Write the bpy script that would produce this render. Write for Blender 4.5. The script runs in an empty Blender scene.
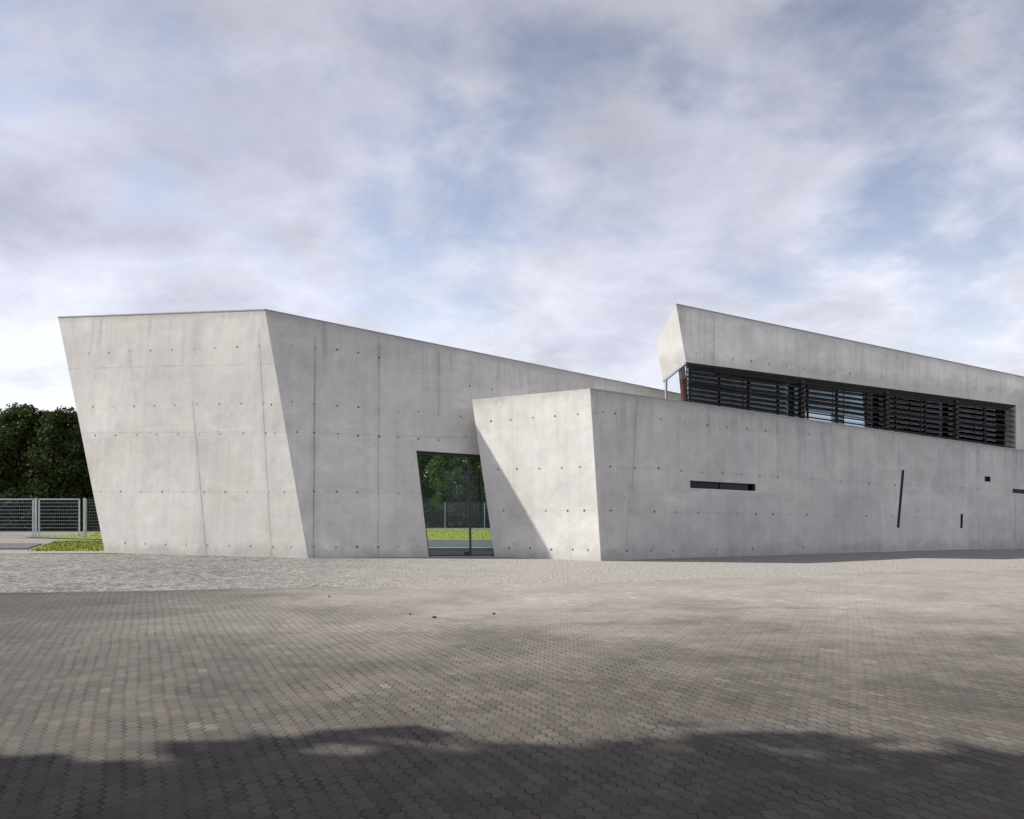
import bpy, bmesh, math, random
from mathutils import Vector, Matrix, noise as mnoise

random.seed(7)
R = math.radians
F, CX, HY, EYE = 850.0, 512.0, 512.0, 1.5
scene = bpy.context.scene
COL = scene.collection
UP = Vector((0, 0, 1))

# ------------------------------------------------------------------ helpers
def ray(x, y):
    return Vector(((x - CX) / F, 1.0, (HY - y) / F))
def on_plane(x, y, p0, n):
    """point of the plane (p0, n) seen at picture position x, y: used to measure the building"""
    o = Vector((0, 0, EYE)); d = ray(x, y)
    return o + d * ((p0 - o).dot(n) / d.dot(n))
def on_ground(x, y, z=0.0):
    return on_plane(x, y, Vector((0, 0, z)), UP)

class MB:
    def __init__(s): s.v, s.f, s.m = [], [], []
    def poly(s, pts, mi=0):
        b = len(s.v); s.v += [Vector(p) for p in pts]
        s.f.append(tuple(range(b, b + len(pts)))); s.m.append(mi)
    def prism(s, pts, vec, mi=0):
        """closed prism: polygon pts swept by vec"""
        vec = Vector(vec); n = len(pts); b = len(s.v)
        s.v += [Vector(p) for p in pts] + [Vector(p) + vec for p in pts]
        s.f.append(tuple(range(b, b + n))[::-1]); s.m.append(mi)
        s.f.append(tuple(range(b + n, b + 2 * n))); s.m.append(mi)
        for i in range(n):
            j = (i + 1) % n
            s.f.append((b + i, b + j, b + n + j, b + n + i)); s.m.append(mi)
    def bar(s, a, b, w, h, side=None, mi=0):
        """rectangular bar from a to b; w along 'side', h along the other axis"""
        a, b = Vector(a), Vector(b); d = (b - a).normalized()
        sd = Vector(side) if side is not None else (d.cross(UP) if abs(d.z) < .9 else Vector((1, 0, 0)))
        sd = (sd - d * sd.dot(d)).normalized(); up = sd.cross(d).normalized()
        q = [a + sd * (sx * w / 2) + up * (sz * h / 2) for sx, sz in ((-1, -1), (1, -1), (1, 1), (-1, 1))]
        s.prism(q, b - a, mi)
    def tube(s, pts, rad, n=7, mi=0):
        rings = []
        for i, p in enumerate(pts):
            p = Vector(p)
            d = Vector(pts[min(i + 1, len(pts) - 1)]) - Vector(pts[max(i - 1, 0)])
            d.normalize()
            a = d.cross(Vector((.31, .77, .2))).normalized(); c = d.cross(a)
            b = len(s.v)
            for k in range(n):
                t = 2 * math.pi * k / n
                s.v.append(p + (a * math.cos(t) + c * math.sin(t)) * rad[i])
            rings.append(b)
        for i in range(len(rings) - 1):
            for k in range(n):
                k2 = (k + 1) % n
                s.f.append((rings[i] + k, rings[i] + k2, rings[i + 1] + k2, rings[i + 1] + k)); s.m.append(mi)
    def mesh(s, name, mats):
        me = bpy.data.meshes.new(name)
        me.from_pydata([tuple(v) for v in s.v], [], s.f)
        for m in mats: me.materials.append(m)
        me.polygons.foreach_set('material_index', s.m)
        me.update(); return me
    def build(s, name, mats, parent=None, smooth=False, fix=True):
        if not isinstance(mats, (list, tuple)): mats = [mats]
        me = s.mesh(name, mats)
        if fix:
            bm = bmesh.new(); bm.from_mesh(me)
            bmesh.ops.recalc_face_normals(bm, faces=bm.faces); bm.to_mesh(me); bm.free()
        if smooth: me.polygons.foreach_set('use_smooth', [True] * len(me.polygons))
        return link(name, me, parent)

def link(name, data, parent=None):
    o = bpy.data.objects.new(name, data); COL.objects.link(o)
    if parent is not None: 
        o.parent = parent
        if parent.type == 'EMPTY' and parent.parent is None:
            o.location = o.location
    return o
def tag(o, label=None, cat=None, group=None, kind=None):
    if label: o['label'] = label
    if cat: o['category'] = cat
    if group: o['group'] = group
    if kind: o['kind'] = kind
    return o
def empty(name, loc=(0, 0, 0)):
    o = bpy.data.objects.new(name, None); COL.objects.link(o); o.location = loc
    o.empty_display_size = .3
    return o
def adopt(root):
    """children were modelled in world space: keep them there under a root that stands at its own base"""
    for c in root.children:
        c.matrix_parent_inverse = Matrix.Translation(-Vector(root.location))

# ------------------------------------------------------------------ node helper
class NT:
    def __init__(s, tree): s.t = tree
    def n(s, kind, **kw):
        nd = s.t.nodes.new(kind)
        for k, v in kw.items(): setattr(nd, k, v)
        return nd
    def put(s, sock, v):
        if hasattr(v, 'links') or isinstance(v, bpy.types.NodeSocket): s.t.links.new(v, sock)
        else: sock.default_value = v
    def math(s, op, a, b=None, c=None, clamp=False):
        nd = s.n('ShaderNodeMath', operation=op, use_clamp=clamp)
        s.put(nd.inputs[0], a)
        if b is not None: s.put(nd.inputs[1], b)
        if c is not None: s.put(nd.inputs[2], c)
        return nd.outputs[0]
    def dot(s, a, vec):
        nd = s.n('ShaderNodeVectorMath', operation='DOT_PRODUCT'); s.put(nd.inputs[0], a); nd.inputs[1].default_value = tuple(vec)
        return nd.outputs['Value']
    def comb(s, x, y, z=0.0):
        nd = s.n('ShaderNodeCombineXYZ'); s.put(nd.inputs[0], x); s.put(nd.inputs[1], y); s.put(nd.inputs[2], z)
        return nd.outputs[0]
    def sep(s, v):
        nd = s.n('ShaderNodeSeparateXYZ'); s.put(nd.inputs[0], v); return nd.outputs
    def noise(s, vec, scale, detail=4, rough=.55, dist=0.0):
        nd = s.n('ShaderNodeTexNoise'); s.put(nd.inputs['Vector'], vec)
        nd.inputs['Scale'].default_value = scale; nd.inputs['Detail'].default_value = detail
        nd.inputs['Roughness'].default_value = rough; nd.inputs['Distortion'].default_value = dist
        return nd.outputs['Fac']
    def white(s, vec):
        nd = s.n('ShaderNodeTexWhiteNoise', noise_dimensions='3D'); s.put(nd.inputs['Vector'], vec)
        return nd.outputs['Value']
    def map(s, v, a, b, c=0.0, d=1.0, smooth=False):
        nd = s.n('ShaderNodeMapRange', clamp=True)
        nd.interpolation_type = 'SMOOTHSTEP' if smooth else 'LINEAR'
        s.put(nd.inputs['Value'], v)
        for k, q in zip(('From Min', 'From Max', 'To Min', 'To Max'), (a, b, c, d)): s.put(nd.inputs[k], q)
        return nd.outputs['Result']
    def mix(s, fac, a, b, blend='MIX'):
        nd = s.n('ShaderNodeMix', data_type='RGBA', blend_type=blend)
        s.put(nd.inputs['Factor'], fac)
        for nm, v in (('A', a), ('B', b)):
            sk = [i for i in nd.inputs if i.name == nm and i.type == 'RGBA'][0]
            s.put(sk, (*v, 1) if isinstance(v, tuple) and len(v) == 3 else v)
        return [o for o in nd.outputs if o.type == 'RGBA'][0]
    def scale(s, col, f):
        """colour times a factor"""
        nd = s.n('ShaderNodeVectorMath', operation='SCALE'); s.put(nd.inputs[0], col); s.put(nd.inputs['Scale'], f)
        return nd.outputs[0]
    def bump(s, h, strength=.3, dist=.01):
        nd = s.n('ShaderNodeBump'); s.put(nd.inputs['Height'], h)
        nd.inputs['Strength'].default_value = strength; nd.inputs['Distance'].default_value = dist
        return nd.outputs[0]

def new_mat(name):
    m = bpy.data.materials.new(name); m.use_nodes = True
    m.node_tree.nodes.clear()
    t = NT(m.node_tree)
    out = t.n('ShaderNodeOutputMaterial'); b = t.n('ShaderNodeBsdfPrincipled')
    m.node_tree.links.new(b.outputs[0], out.inputs[0])
    return m, t, b, out
def pos(t): return t.n('ShaderNodeNewGeometry').outputs['Position']

def plain(name, col, rough=.6, metal=0.0, var=.12, scale=6.0, bump=.0):
    m, t, b, o = new_mat(name)
    p = pos(t); nz = t.noise(p, scale, 5)
    c = t.scale(t.n('ShaderNodeRGB').outputs[0], t.map(nz, .25, .75, 1 - var, 1 + var))
    [n for n in m.node_tree.nodes if n.bl_idname == 'ShaderNodeRGB'][0].outputs[0].default_value = (*col, 1)
    t.put(b.inputs['Base Color'], c); b.inputs['Roughness'].default_value = rough; b.inputs['Metallic'].default_value = metal
    if bump: t.put(b.inputs['Normal'], t.bump(t.noise(p, scale * 6, 4), bump, .01))
    return m

def concrete(name, U, org, vseams=(), hseams=(), top=None, base=(.522, .499, .457), seed=0.0, streak=.28, panel=(2.5, 2.06)):
    """board-marked fair-faced concrete of one wall face. u runs along the wall, v up it; vseams: ((u0,v0),(u1,v1),strength)"""
    m, t, b, out = new_mat(name)
    p = pos(t)
    sub = t.n('ShaderNodeVectorMath', operation='SUBTRACT'); t.put(sub.inputs[0], p); sub.inputs[1].default_value = tuple(org)
    u = t.dot(sub.outputs[0], U); v = t.sep(sub.outputs[0])[2]
    uv = t.comb(u, v, seed)
    big = t.noise(t.comb(t.math('MULTIPLY', u, .8), t.math('MULTIPLY', v, 1.0), seed), .33, 6, .62, .4)
    mid = t.noise(uv, 1.5, 7, .68, .3)
    fine = t.noise(uv, 26, 4, .7)
    grain = t.noise(uv, 110, 2, .6)
    f = t.map(big, .28, .72, .84, 1.10)
    f = t.math('MULTIPLY', f, t.map(mid, .27, .73, .86, 1.10))
    f = t.math('MULTIPLY', f, t.map(fine, .3, .7, .95, 1.045))
    f = t.math('MULTIPLY', f, t.map(grain, .3, .7, .96, 1.035))
    # pale lime bloom and darker cold-joint clouding
    bloom = t.map(t.noise(t.comb(t.math('MULTIPLY', u, .5), v, seed + 9), .8, 5, .6, .8), .56, .74, 0, .13, True)
    f = t.math('ADD', f, bloom)
    blot = t.map(t.noise(t.comb(u, t.math('MULTIPLY', v, 1.6), seed + 21), 1.1, 7, .7, 1.2), .57, .70, 1.0, .88, True)
    f = t.math('MULTIPLY', f, blot)
    # slight tone change between shutter panels
    wob = t.math('MULTIPLY', t.math('SUBTRACT', t.noise(uv, .5, 2), .5), .04)
    pu = t.math('FLOOR', t.math('DIVIDE', t.math('ADD', u, wob), panel[0])); pv = t.math('FLOOR', t.math('DIVIDE', t.math('SUBTRACT', v, t.math('ADD', wob, .1)), panel[1]))
    f = t.math('MULTIPLY', f, t.map(t.white(t.comb(pu, pv, seed)), 0, 1, .935, 1.04))
    # fine vertical board marks
    brd = t.noise(t.comb(t.math('MULTIPLY', u, 5.5), t.math('MULTIPLY', v, .12), seed + 2), 1.0, 3, .6)
    f = t.math('MULTIPLY', f, t.map(brd, .3, .7, .965, 1.03))
    # rain streaks, strongest under the top edge
    st = t.noise(t.comb(t.math('MULTIPLY', u, 3.2), t.math('MULTIPLY', v, .16), seed + 5), 1.0, 5, .72)
    stm = t.map(st, .46, .74, 0, 1, True)
    if top is not None:
        a0, sl = top
        d = t.math('SUBTRACT', t.math('ADD', a0, t.math('MULTIPLY', u, sl)), v)
        near = t.map(d, 0, 2.2, 1, .22, True)
        edge = t.map(t.math('ADD', d, t.math('MULTIPLY', t.math('SUBTRACT', st, .5), .9)), .0, .34, .80, 1.0, True)
        f = t.math('MULTIPLY', f, edge)
    else: near = .3
    f = t.math('MULTIPLY', f, t.math('SUBTRACT', 1.0, t.math('MULTIPLY', t.math('MULTIPLY', stm, near), streak)))
    # splash dirt above the ground
    low = t.map(t.math('ADD', v, t.math('MULTIPLY', t.math('SUBTRACT', mid, .5), .8)), 0, .55, .80, 1.0, True)
    f = t.math('MULTIPLY', f, low)
    hgt = t.math('ADD', t.math('MULTIPLY', fine, .5), t.math('MULTIPLY', grain, .25))
    wj = t.math('MULTIPLY', t.math('SUBTRACT', t.noise(uv, 2.2, 3), .5), .035)
    fade = t.map(t.noise(uv, .9, 4, .65), .36, .58, .25, 1.0, True)
    tot = None
    for (u0, v0), (u1, v1), k in vseams:
        sl = (u1 - u0) / (v1 - v0)
        lu = t.math('ADD', u0, t.math('MULTIPLY', t.math('SUBTRACT', v, v0), sl))
        du = t.math('ABSOLUTE', t.math('ADD', t.math('SUBTRACT', u, lu), wj))
        w = t.math('MULTIPLY', t.map(du, .008, .05, 1, 0, True), k)
        halo = t.math('MULTIPLY', t.map(du, .0, .26, 1, 0, True), k * .22)
        w = t.math('MAXIMUM', w, halo)
        lo, hi = min(v0, v1), max(v0, v1)
        w = t.math('MULTIPLY', w, t.math('MULTIPLY', t.map(v, lo - .1, lo + .05), t.map(v, hi - .05, hi + .1, 1, 0)))
        tot = w if tot is None else t.math('MAXIMUM', tot, w)
    for v0, sl, k in hseams:
        lv = t.math('ADD', v0, t.math('MULTIPLY', u, sl))
        dv = t.math('ABSOLUTE', t.math('ADD', t.math('SUBTRACT', v, lv), wj))
        w = t.math('MULTIPLY', t.math('MULTIPLY', t.map(dv, .006, .045, 1, 0, True), k), fade)
        tot = w if tot is None else t.math('MAXIMUM', tot, w)
    if tot is not None:
        tot = t.math('MULTIPLY', tot, t.map(fade, .25, 1, .62, 1))
        f = t.math('MULTIPLY', f, t.math('SUBTRACT', 1.0, t.math('MULTIPLY', tot, .62)))
        hgt = t.math('SUBTRACT', hgt, t.math('MULTIPLY', tot, 1.2))
    # small air-bubble pits
    vo = t.n('ShaderNodeTexVoronoi'); t.put(vo.inputs['Vector'], uv); vo.inputs['Scale'].default_value = 9
    pit = t.map(vo.outputs['Distance'], .05, .09, .72, 1)
    pit = t.math('MAXIMUM', pit, t.map(t.noise(uv, .8, 3), .5, .56, 1, 0))
    f = t.math('MULTIPLY', f, pit)
    warm = t.mix(t.map(t.noise(uv, .6, 4, .6), .35, .68), base, (base[0] * .93, base[1] * .955, base[2] * .985))
    t.put(b.inputs['Base Color'], t.scale(warm, f))
    t.put(b.inputs['Roughness'], t.map(mid, .3, .7, .78, .92))
    b.inputs['Specular IOR Level'].default_value = .3
    t.put(b.inputs['Normal'], t.bump(hgt, .35, .012))
    return m

def glass(name, tint, ior=1.5, rough=.0):
    m, t, b, out = new_mat(name)
    m.node_tree.nodes.remove(b)
    tr = t.n('ShaderNodeBsdfTransparent'); tr.inputs[0].default_value = (*tint, 1)
    gl = t.n('ShaderNodeBsdfGlossy'); gl.inputs['Roughness'].default_value = rough; gl.inputs[0].default_value = (.95, .97, 1, 1)
    fr = t.n('ShaderNodeFresnel'); fr.inputs[0].default_value = ior
    mx = t.n('ShaderNodeMixShader'); t.put(mx.inputs[0], fr.outputs[0])
    t.put(mx.inputs[1], tr.outputs[0]); t.put(mx.inputs[2], gl.outputs[0]); t.put(out.inputs[0], mx.outputs[0])
    return m

# ------------------------------------------------------------------ the building: measured corners
A_b = on_ground(308, 558.6)                                   # front corner of the tall wing
A_t = on_plane(265, 309.5, Vector((0, A_b.y + 1.5, 0)), Vector((0, 1, 0)))
thL = R(24.0); L_dir = Vector((-math.cos(thL), math.sin(thL), 0))
phi = R(11.0); Rt_dir = Vector((math.cos(phi), math.sin(phi), 0))
E = A_t - A_b
nL = L_dir.cross(E).normalized();  nL = nL if nL.y < 0 else -nL
nR = E.cross(Rt_dir).normalized(); nR = nR if nR.y < 0 else -nR
def along(p, d, px):                                           # point p + t d that is seen in picture column px
    k = (px - CX) / F
    return p + d * ((k * p.y - p.x) / (d.x - k * d.y))
C_b = along(A_b, L_dir, 105)
C_t = on_plane(58, 317, A_b, nL)
Rr_b = along(A_b, Rt_dir, 790)
Rr_t = on_plane(788, 416, A_b, nR)

D_b = on_ground(601, 561.2)
D_t = on_plane(590, 388.5, D_b, Vector((0, 1, 0)))
thF = R(36); FL_dir = Vector((-math.cos(thF), math.sin(thF), 0))
phW = R(27.5); W_dir = Vector((math.cos(phW), math.sin(phW), 0))
ED = D_t - D_b
nF = FL_dir.cross(ED).normalized(); nF = nF if nF.y < 0 else -nF
nW = ED.cross(W_dir).normalized();  nW = nW if nW.y < 0 else -nW
G_b = along(D_b, FL_dir, 494.5)
G_t = on_plane(472, 399.5, D_b, nF)
W_b = along(D_b, W_dir, 1160)
W_t = on_plane(1160, 470, D_b, nW)
W_back = Vector((-math.sin(phW), math.cos(phW), 0))

def ext(p, q, z):                                              # continue the edge p(top) -> q(base) below the ground
    return q + (q - p) * ((q.z - z) / (p.z - q.z))
BASEZ = -.3
REAR = 34.0

def hull(pts):
    bm = bmesh.new()
    for p in pts: bm.verts.new(p)
    bmesh.ops.convex_hull(bm, input=bm.verts)
    loose = [v for v in bm.verts if not v.link_faces]
    bmesh.ops.delete(bm, geom=loose, context='VERTS')
    bmesh.ops.dissolve_limit(bm, angle_limit=R(.3), verts=bm.verts, edges=bm.edges)
    bmesh.ops.recalc_face_normals(bm, faces=bm.faces)
    me = bpy.data.meshes.new('hull'); bm.to_mesh(me); bm.free()
    return me
def carve(me, cutters):
    """boolean difference, evaluated to plain mesh data"""
    o = bpy.data.objects.new('tmp', me); COL.objects.link(o)
    tmp = []
    for mb in cutters:
        cm = mb.mesh('cut', [])
        bm = bmesh.new(); bm.from_mesh(cm); bmesh.ops.recalc_face_normals(bm, faces=bm.faces); bm.to_mesh(cm); bm.free()
        c = bpy.data.objects.new('tmpc', cm); COL.objects.link(c); tmp.append(c)
        md = o.modifiers.new('b', 'BOOLEAN'); md.operation = 'DIFFERENCE'; md.solver = 'EXACT'; md.object = c
    bpy.context.view_layer.update()
    dg = bpy.context.evaluated_depsgraph_get()
    res = bpy.data.meshes.new_from_object(o.evaluated_get(dg), depsgraph=dg)
    for x in tmp + [o]:
        bpy.data.objects.remove(x, do_unlink=True)
    return res
def skin(me, faces, default):
    """each polygon gets the material of the wall plane it lies in"""
    me.materials.clear()
    me.materials.append(default)
    for f in faces: me.materials.append(f[2])
    for p in me.polygons:
        p.material_index = 0
        for i, (p0, n, m) in enumerate(faces):
            if all(abs((me.vertices[v].co - p0).dot(n)) < .006 for v in p.vertices):
                p.material_index = i + 1
def add_holes(me, holes, dark, ring):
    """plugged tie holes: flat discs on the wall, recess shade painted as a dark core"""
    bm = bmesh.new(); bm.from_mesh(me)
    i0 = len(me.materials); me.materials.append(ring); me.materials.append(dark)
    for p, n in holes:
        a = n.cross(UP).normalized(); c = n.cross(a)
        ro = random.uniform(.03, .046); ri = ro * random.uniform(.6, .78)
        ctr = p + n * .003
        o_, i_ = [], []
        for k in range(10):
            t = 2 * math.pi * k / 10
            dv = a * math.cos(t) + c * math.sin(t)
            o_.append(bm.verts.new(ctr + dv * ro * random.uniform(.9, 1.1))); i_.append(bm.verts.new(ctr + n * .001 + dv * ri))
        for k in range(10):
            f = bm.faces.new((o_[k], o_[(k + 1) % 10], i_[(k + 1) % 10], i_[k])); f.material_index = i0
        f = bm.faces.new(i_); f.material_index = i0 + (1 if random.random() < .6 else 0)
        bmesh.ops.recalc_face_normals(bm, faces=[f] + list({fc for v in o_ for fc in v.link_faces}))
        if f.normal.dot(n) < 0:
            bmesh.ops.reverse_faces(bm, faces=[f] + list({fc for v in o_ for fc in v.link_faces}))
    bm.to_mesh(me); bm.free()

def mk_face(name, U, p0, n, vs, hs, toppx, seed, **kw):
    """material of a wall face; seams and top edge are given by where they are seen"""
    def q(x, y):
        P = on_plane(x, y, p0, n) - p0
        return (P.dot(U), P.z)
    vse = [(q(*a), q(*b), k) for a, b, k in vs]
    hse = []
    for a, b, k in hs:
        (u0, v0), (u1, v1) = q(*a), q(*b)
        sl = (v1 - v0) / (u1 - u0); hse.append((v0 - sl * u0, sl, k))
    top = None
    if toppx:
        (u0, v0), (u1, v1) = q(*toppx[0]), q(*toppx[1])
        sl = (v1 - v0) / (u1 - u0); top = (v0 - sl * u0, sl)
    return concrete(name, U, p0, vse, hse, top, seed=seed, **kw)

CONC = concrete('concrete_plain', Vector((.8, .6, 0)), Vector((0, 0, 0)), seed=3.3)
M_L = mk_face('concrete_tall_left', -L_dir, A_b, nL,
    [((127, 336), (136, 400), .28), ((193, 402), (207, 558), .62), ((193, 330), (194, 402), .15), ((259, 330), (272, 558), .55), ((161, 480), (170, 556), .1)],
    [((70, 369), (264, 364), .24), ((90, 433), (285, 432), .26), ((95, 492), (292, 492), .15), ((80, 405), (270, 404), .08)],
    ((58, 317), (265, 309.5)), 1.0)
M_R = mk_face('concrete_tall_right', Rt_dir, A_b, nR,
    [((315, 338), (313.5, 558), .75), ((379, 345), (378, 558), .42), ((439, 352), (438.5, 415), .5), ((497, 362), (497, 395), .2)],
    [((285, 432), (470, 438), .24), ((290, 491), (420, 493), .18), ((280, 363), (480, 371), .11)],
    ((265, 309.5), (788, 416)), 2.0)
M_F = mk_face('concrete_front_end', -FL_dir, D_b, nF,
    [((496, 399), (500, 440), .12), ((533, 396), (537, 440), .15), ((565, 395), (570, 555), .07)],
    [((480, 470), (600, 467), .08), ((490, 511), (600, 510), .08)],
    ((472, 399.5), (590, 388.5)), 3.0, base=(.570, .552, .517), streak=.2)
M_W = mk_face('concrete_long_wall', W_dir, D_b, nW,
    [((637, 398), (632, 490), .4), ((629, 500), (626, 545), .3), ((679, 404), (676, 545), .14), ((760, 430), (757, 545), .14), ((858, 440), (856, 545), .12), ((1014, 449), (1016, 545), .4), ((935, 440), (933, 545), .1)],
    [((620, 467), (1000, 490), .13), ((620, 511), (1000, 520), .13), ((1014, 450), (1100, 461), .0)],
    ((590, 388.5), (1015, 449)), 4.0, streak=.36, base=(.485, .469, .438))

dark_hole = plain('tie_hole_core', (.075, .073, .07), .9, var=.2)  # near-black colour standing in for the shade inside the holes
ring_hole = plain('tie_hole_rim', (.26, .252, .235), .9, var=.2)
zinc = plain('zinc_flashing', (.27, .27, .265), .6, .2, .15)
steel_dark = plain('dark_steel_paint', (.014, .015, .017), .45, .2, .2)
steel_grey = plain('grey_steel', (.25, .27, .28), .45, .5, .1)
galv = plain('galvanised_steel', (.46, .49, .51), .5, .3, .12, 3)
wire_mat = plain('dull_grey_wire', (.16, .18, .20), .6, .2, .1)
louvre_mat = plain('bronze_louvre_metal', (.024, .0235, .023), .5, .3, .25, 2.0)
red_paint = plain('oxide_red_paint', (.09, .016, .014), .6, 0, .2)
dark_int = plain('dark_interior_plaster', (.10, .10, .108), .85, 0, .15)
glass_door = glass('door_glass', (.90, .93, .945), 1.16)
glass_win = glass('window_glass', (.62, .68, .72), 1.3)
glass_slot = glass('slot_glass', (.55, .6, .62), 1.18)

bld = empty('concrete_building', (A_b.x + 4, A_b.y + 2, 0))
tag(bld, 'angular grey concrete building with slanting walls and louvred upper window', 'building')

# ---- tall wing
def inset(p, q, r, d): return None
hall = MB()
hall.prism([(-5.2, 29.9, .02), (-.02, 29.9, .02), (-.02, REAR - .4, .02), (-5.2, REAR - .4, .02)], (0, 0, 4.9))
door_px = [(415, 450.5), (427.5, 558.9), (500, 558.9), (500, 456)]
door_pl = [on_plane(x, y, A_b, nR) for x, y in door_px]
for p in (door_pl[1], door_pl[2]): p.z = .02
dcut = MB(); dcut.prism([p + Vector((.16, -.8, 0)) for p in door_pl], (-.50, 3.4, 0))
rcut = MB(); rcut.prism([(-4.9, REAR - 1.2, .02), (-.25, REAR - 1.2, .02), (-.25, REAR - 1.2, 4.7), (-4.9, REAR - 1.2, 4.7)], (0, 3, 0))
tall = hull([ext(A_t, A_b, BASEZ), A_t, ext(C_t, C_b, BASEZ), C_t, ext(Rr_t, Rr_b, BASEZ), Rr_t,
             Vector((C_b.x + 1.6, REAR + 2.2, BASEZ)), Vector((C_b.x + 1.0, REAR + 1.6, 6.2)), Vector((10.0, REAR, BASEZ)), Vector((10.2, REAR - .3, 4.3))])
tall = carve(tall, [hall, dcut, rcut])
skin(tall, [(A_b, nL, M_L), (A_b, nR, M_R)], CONC)
Z1 = lambda pts, s, x0, y0: [(x0 + a / s, y0 + b / s) for a, b in pts]
hl = Z1([(242,173),(298,171),(354,168),(411,165),(470,163),(530,160),(587,158),(648,155),(708,152),
         (254,319),(310,319),(366,318),(422,316),(478,314),(538,312),(598,311),(659,310),(719,309),(741,313),
         (260,397),(316,397),(373,395),(428,394),(487,393),(545,393),(602,393),(664,391),(725,391),(750,391),
         (275,550),(330,550),(385,550),(443,551),(499,551),(557,552),(615,551),(675,552),(735,552),(776,552),
         (342,691),(397,693),(452,695),(508,696),(567,697),(626,698),(684,699),(745,702),(795,702)], 2.731, 0, 290)
hr = Z1([(115,152),(180,157),(238,163),(296,171),(115,305),(175,312),(238,316),(296,320),(352,326),(405,332),(460,332),(515,338),(575,345),
         (128,388),(175,390),(240,393),(295,398),(352,400),(405,402),(460,407),(515,410),(590,400),(660,271),(600,262),(352,184),
         (175,550),(237,551),(293,553),(350,556),(405,556),(175,702),(235,702),(293,701),(350,702),(405,700),(458,700)], 2.731, 250, 290)
add_holes(tall, [(on_plane(x, y, A_b, nL), nL) for x, y in hl] + [(on_plane(x, y, A_b, nR), nR) for x, y in hr], dark_hole, ring_hole)
link('tall_wing', tall, bld)

def flashing(name, p, q, n, parent, h=.022):
    """folded metal edge lying over a wall top between p and q"""
    m = MB(); d = (q - p).normalized(); inn = Vector((-n.x, -n.y, 0)).normalized()
    side = (p.z and UP)
    for (a, b, hh) in (((.012), (.02), h),):
        quad = [p + n * .014 - UP * h, p + n * .014 + UP * .018, p + inn * .07 + UP * .018, p + inn * .07 + UP * .003, p + n * .002 + UP * .003, p + n * .002 - UP * h]
        m.prism(quad, q - p)
    return m.build(name, zinc, parent)
flashing('roof_edge', C_t, A_t, nL, bld)
flashing('roof_edge', A_t, Rr_t, nR, bld)

# ---- glazed door seen through to the court behind
def door_pt(s, t, off):                                        # s along opening 0..1, t up 0..1, off inwards
    b = door_pl[1].lerp(door_pl[2], s); a = door_pl[0].lerp(door_pl[3], s)
    return b.lerp(a, t) + Vector((0, off, 0))
door = MB()
OFF = .30
door.bar(door_pt(.004, 0, OFF), door_pt(.004, 1, OFF), .05, .08, Rt_dir)
door.bar(door_pt(0, .985, OFF), door_pt(1, .985, OFF), .08, .10)
mull = [on_plane(470.5, 558, A_b + Vector((0, OFF, 0)), nR), on_plane(469, 452, A_b + Vector((0, OFF, 0)), nR)]
door.bar((mull[0].x, mull[0].y, .03), mull[1], .065, .09, Rt_dir)
door.bar(door_pt(0, .006, OFF), door_pt(1, .006, OFF), .08, .05)
dframe = door.build('glass_door', steel_dark, bld)
mb = MB(); q = [door_pt(0.006, .012, OFF), door_pt(1, .012, OFF), door_pt(1, .98, OFF), door_pt(0.006, .98, OFF)]
mb.prism(q, (0, .012, 0)); mb.build('pane', glass_door, dframe)
mb = MB(); c = Vector((mull[0].x - .10, mull[0].y - .09, 0))
mb.bar(c + Vector((-.10, 0, .10)), c + Vector((.12, 0, .10)), .05, .13); mb.build('door_stop', steel_dark, dframe); mb = MB(); mb.bar(c + Vector((.0, -.02, .95)), c + Vector((.0, -.02, 1.25)), .025, .025, Rt_dir)
mb.bar(c + Vector((.0, -.02, .97)), c + Vector((.1, .06, .97)), .02, .02); mb.bar(c + Vector((.0, -.02, 1.23)), c + Vector((.1, .06, 1.23)), .02, .02)
mb.build('handle', steel_dark, dframe)
rear = MB(); ry = REAR - .2
for z0, hh in ((.045, .05), (4.62, .1)): rear.bar((-4.9, ry, z0), (-.25, ry, z0), .06, hh)
for x in (-4.85, -.3): rear.bar((x, ry, .02), (x, ry, 4.7), .06, .06, Rt_dir)
rf = rear.build('rear_window', steel_grey, bld)
mb = MB(); mb.prism([(-4.8, ry, .08), (-.35, ry, .08), (-.35, ry, 4.55), (-4.8, ry, 4.55)], (0, .012, 0)); mb.build('pane', glass('rear_glass', (.92, .95, .955), 1.16), rf)

# ---- low front wing with the long wall
slots = []
def slot(px, depth, p0, n):
    pl = [on_plane(x, y, p0, n) for x, y in px]
    m = MB(); m.prism([p + n * .3 for p in pl], -n * (.3 + depth)); slots.append(m); return pl
s1 = slot([(690, 480.5), (690.3, 488), (755.5, 491), (755.3, 484)], .34, D_b, nW)
s2 = slot([(1012.5, 488.6), (1012.5, 492.8), (1085, 499.5), (1085, 495)], .34, D_b, nW)
s3 = slot([(901.7, 470), (904.5, 470.2), (899.3, 527.8), (896.7, 527.6)], .14, D_b, nW)
s4 = slot([(960.6, 514), (963, 514), (962.6, 528.2), (960.2, 528.2)], .14, D_b, nW)
s5 = slot([(984.6, 476.2), (984.7, 481.4), (990.6, 481.8), (990.5, 476.7)], .20, D_b, nW)
low = hull([ext(D_t, D_b, BASEZ), D_t, ext(G_t, G_b, BASEZ), G_t, ext(W_t, W_b, BASEZ), W_t,
            W_b + W_back * .9 + UP * BASEZ, W_t + W_back * .9, Vector((.12, 29.7, BASEZ)), Vector((.02, 29.5, G_t.z - .05)),
            Vector((3.5, 30.2, BASEZ)), Vector((3.5, 30.0, 4.85))])
low = carve(low, slots)
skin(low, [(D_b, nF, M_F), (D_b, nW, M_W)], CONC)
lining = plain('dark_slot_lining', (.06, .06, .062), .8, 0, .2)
low.materials.append(lining)
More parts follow.
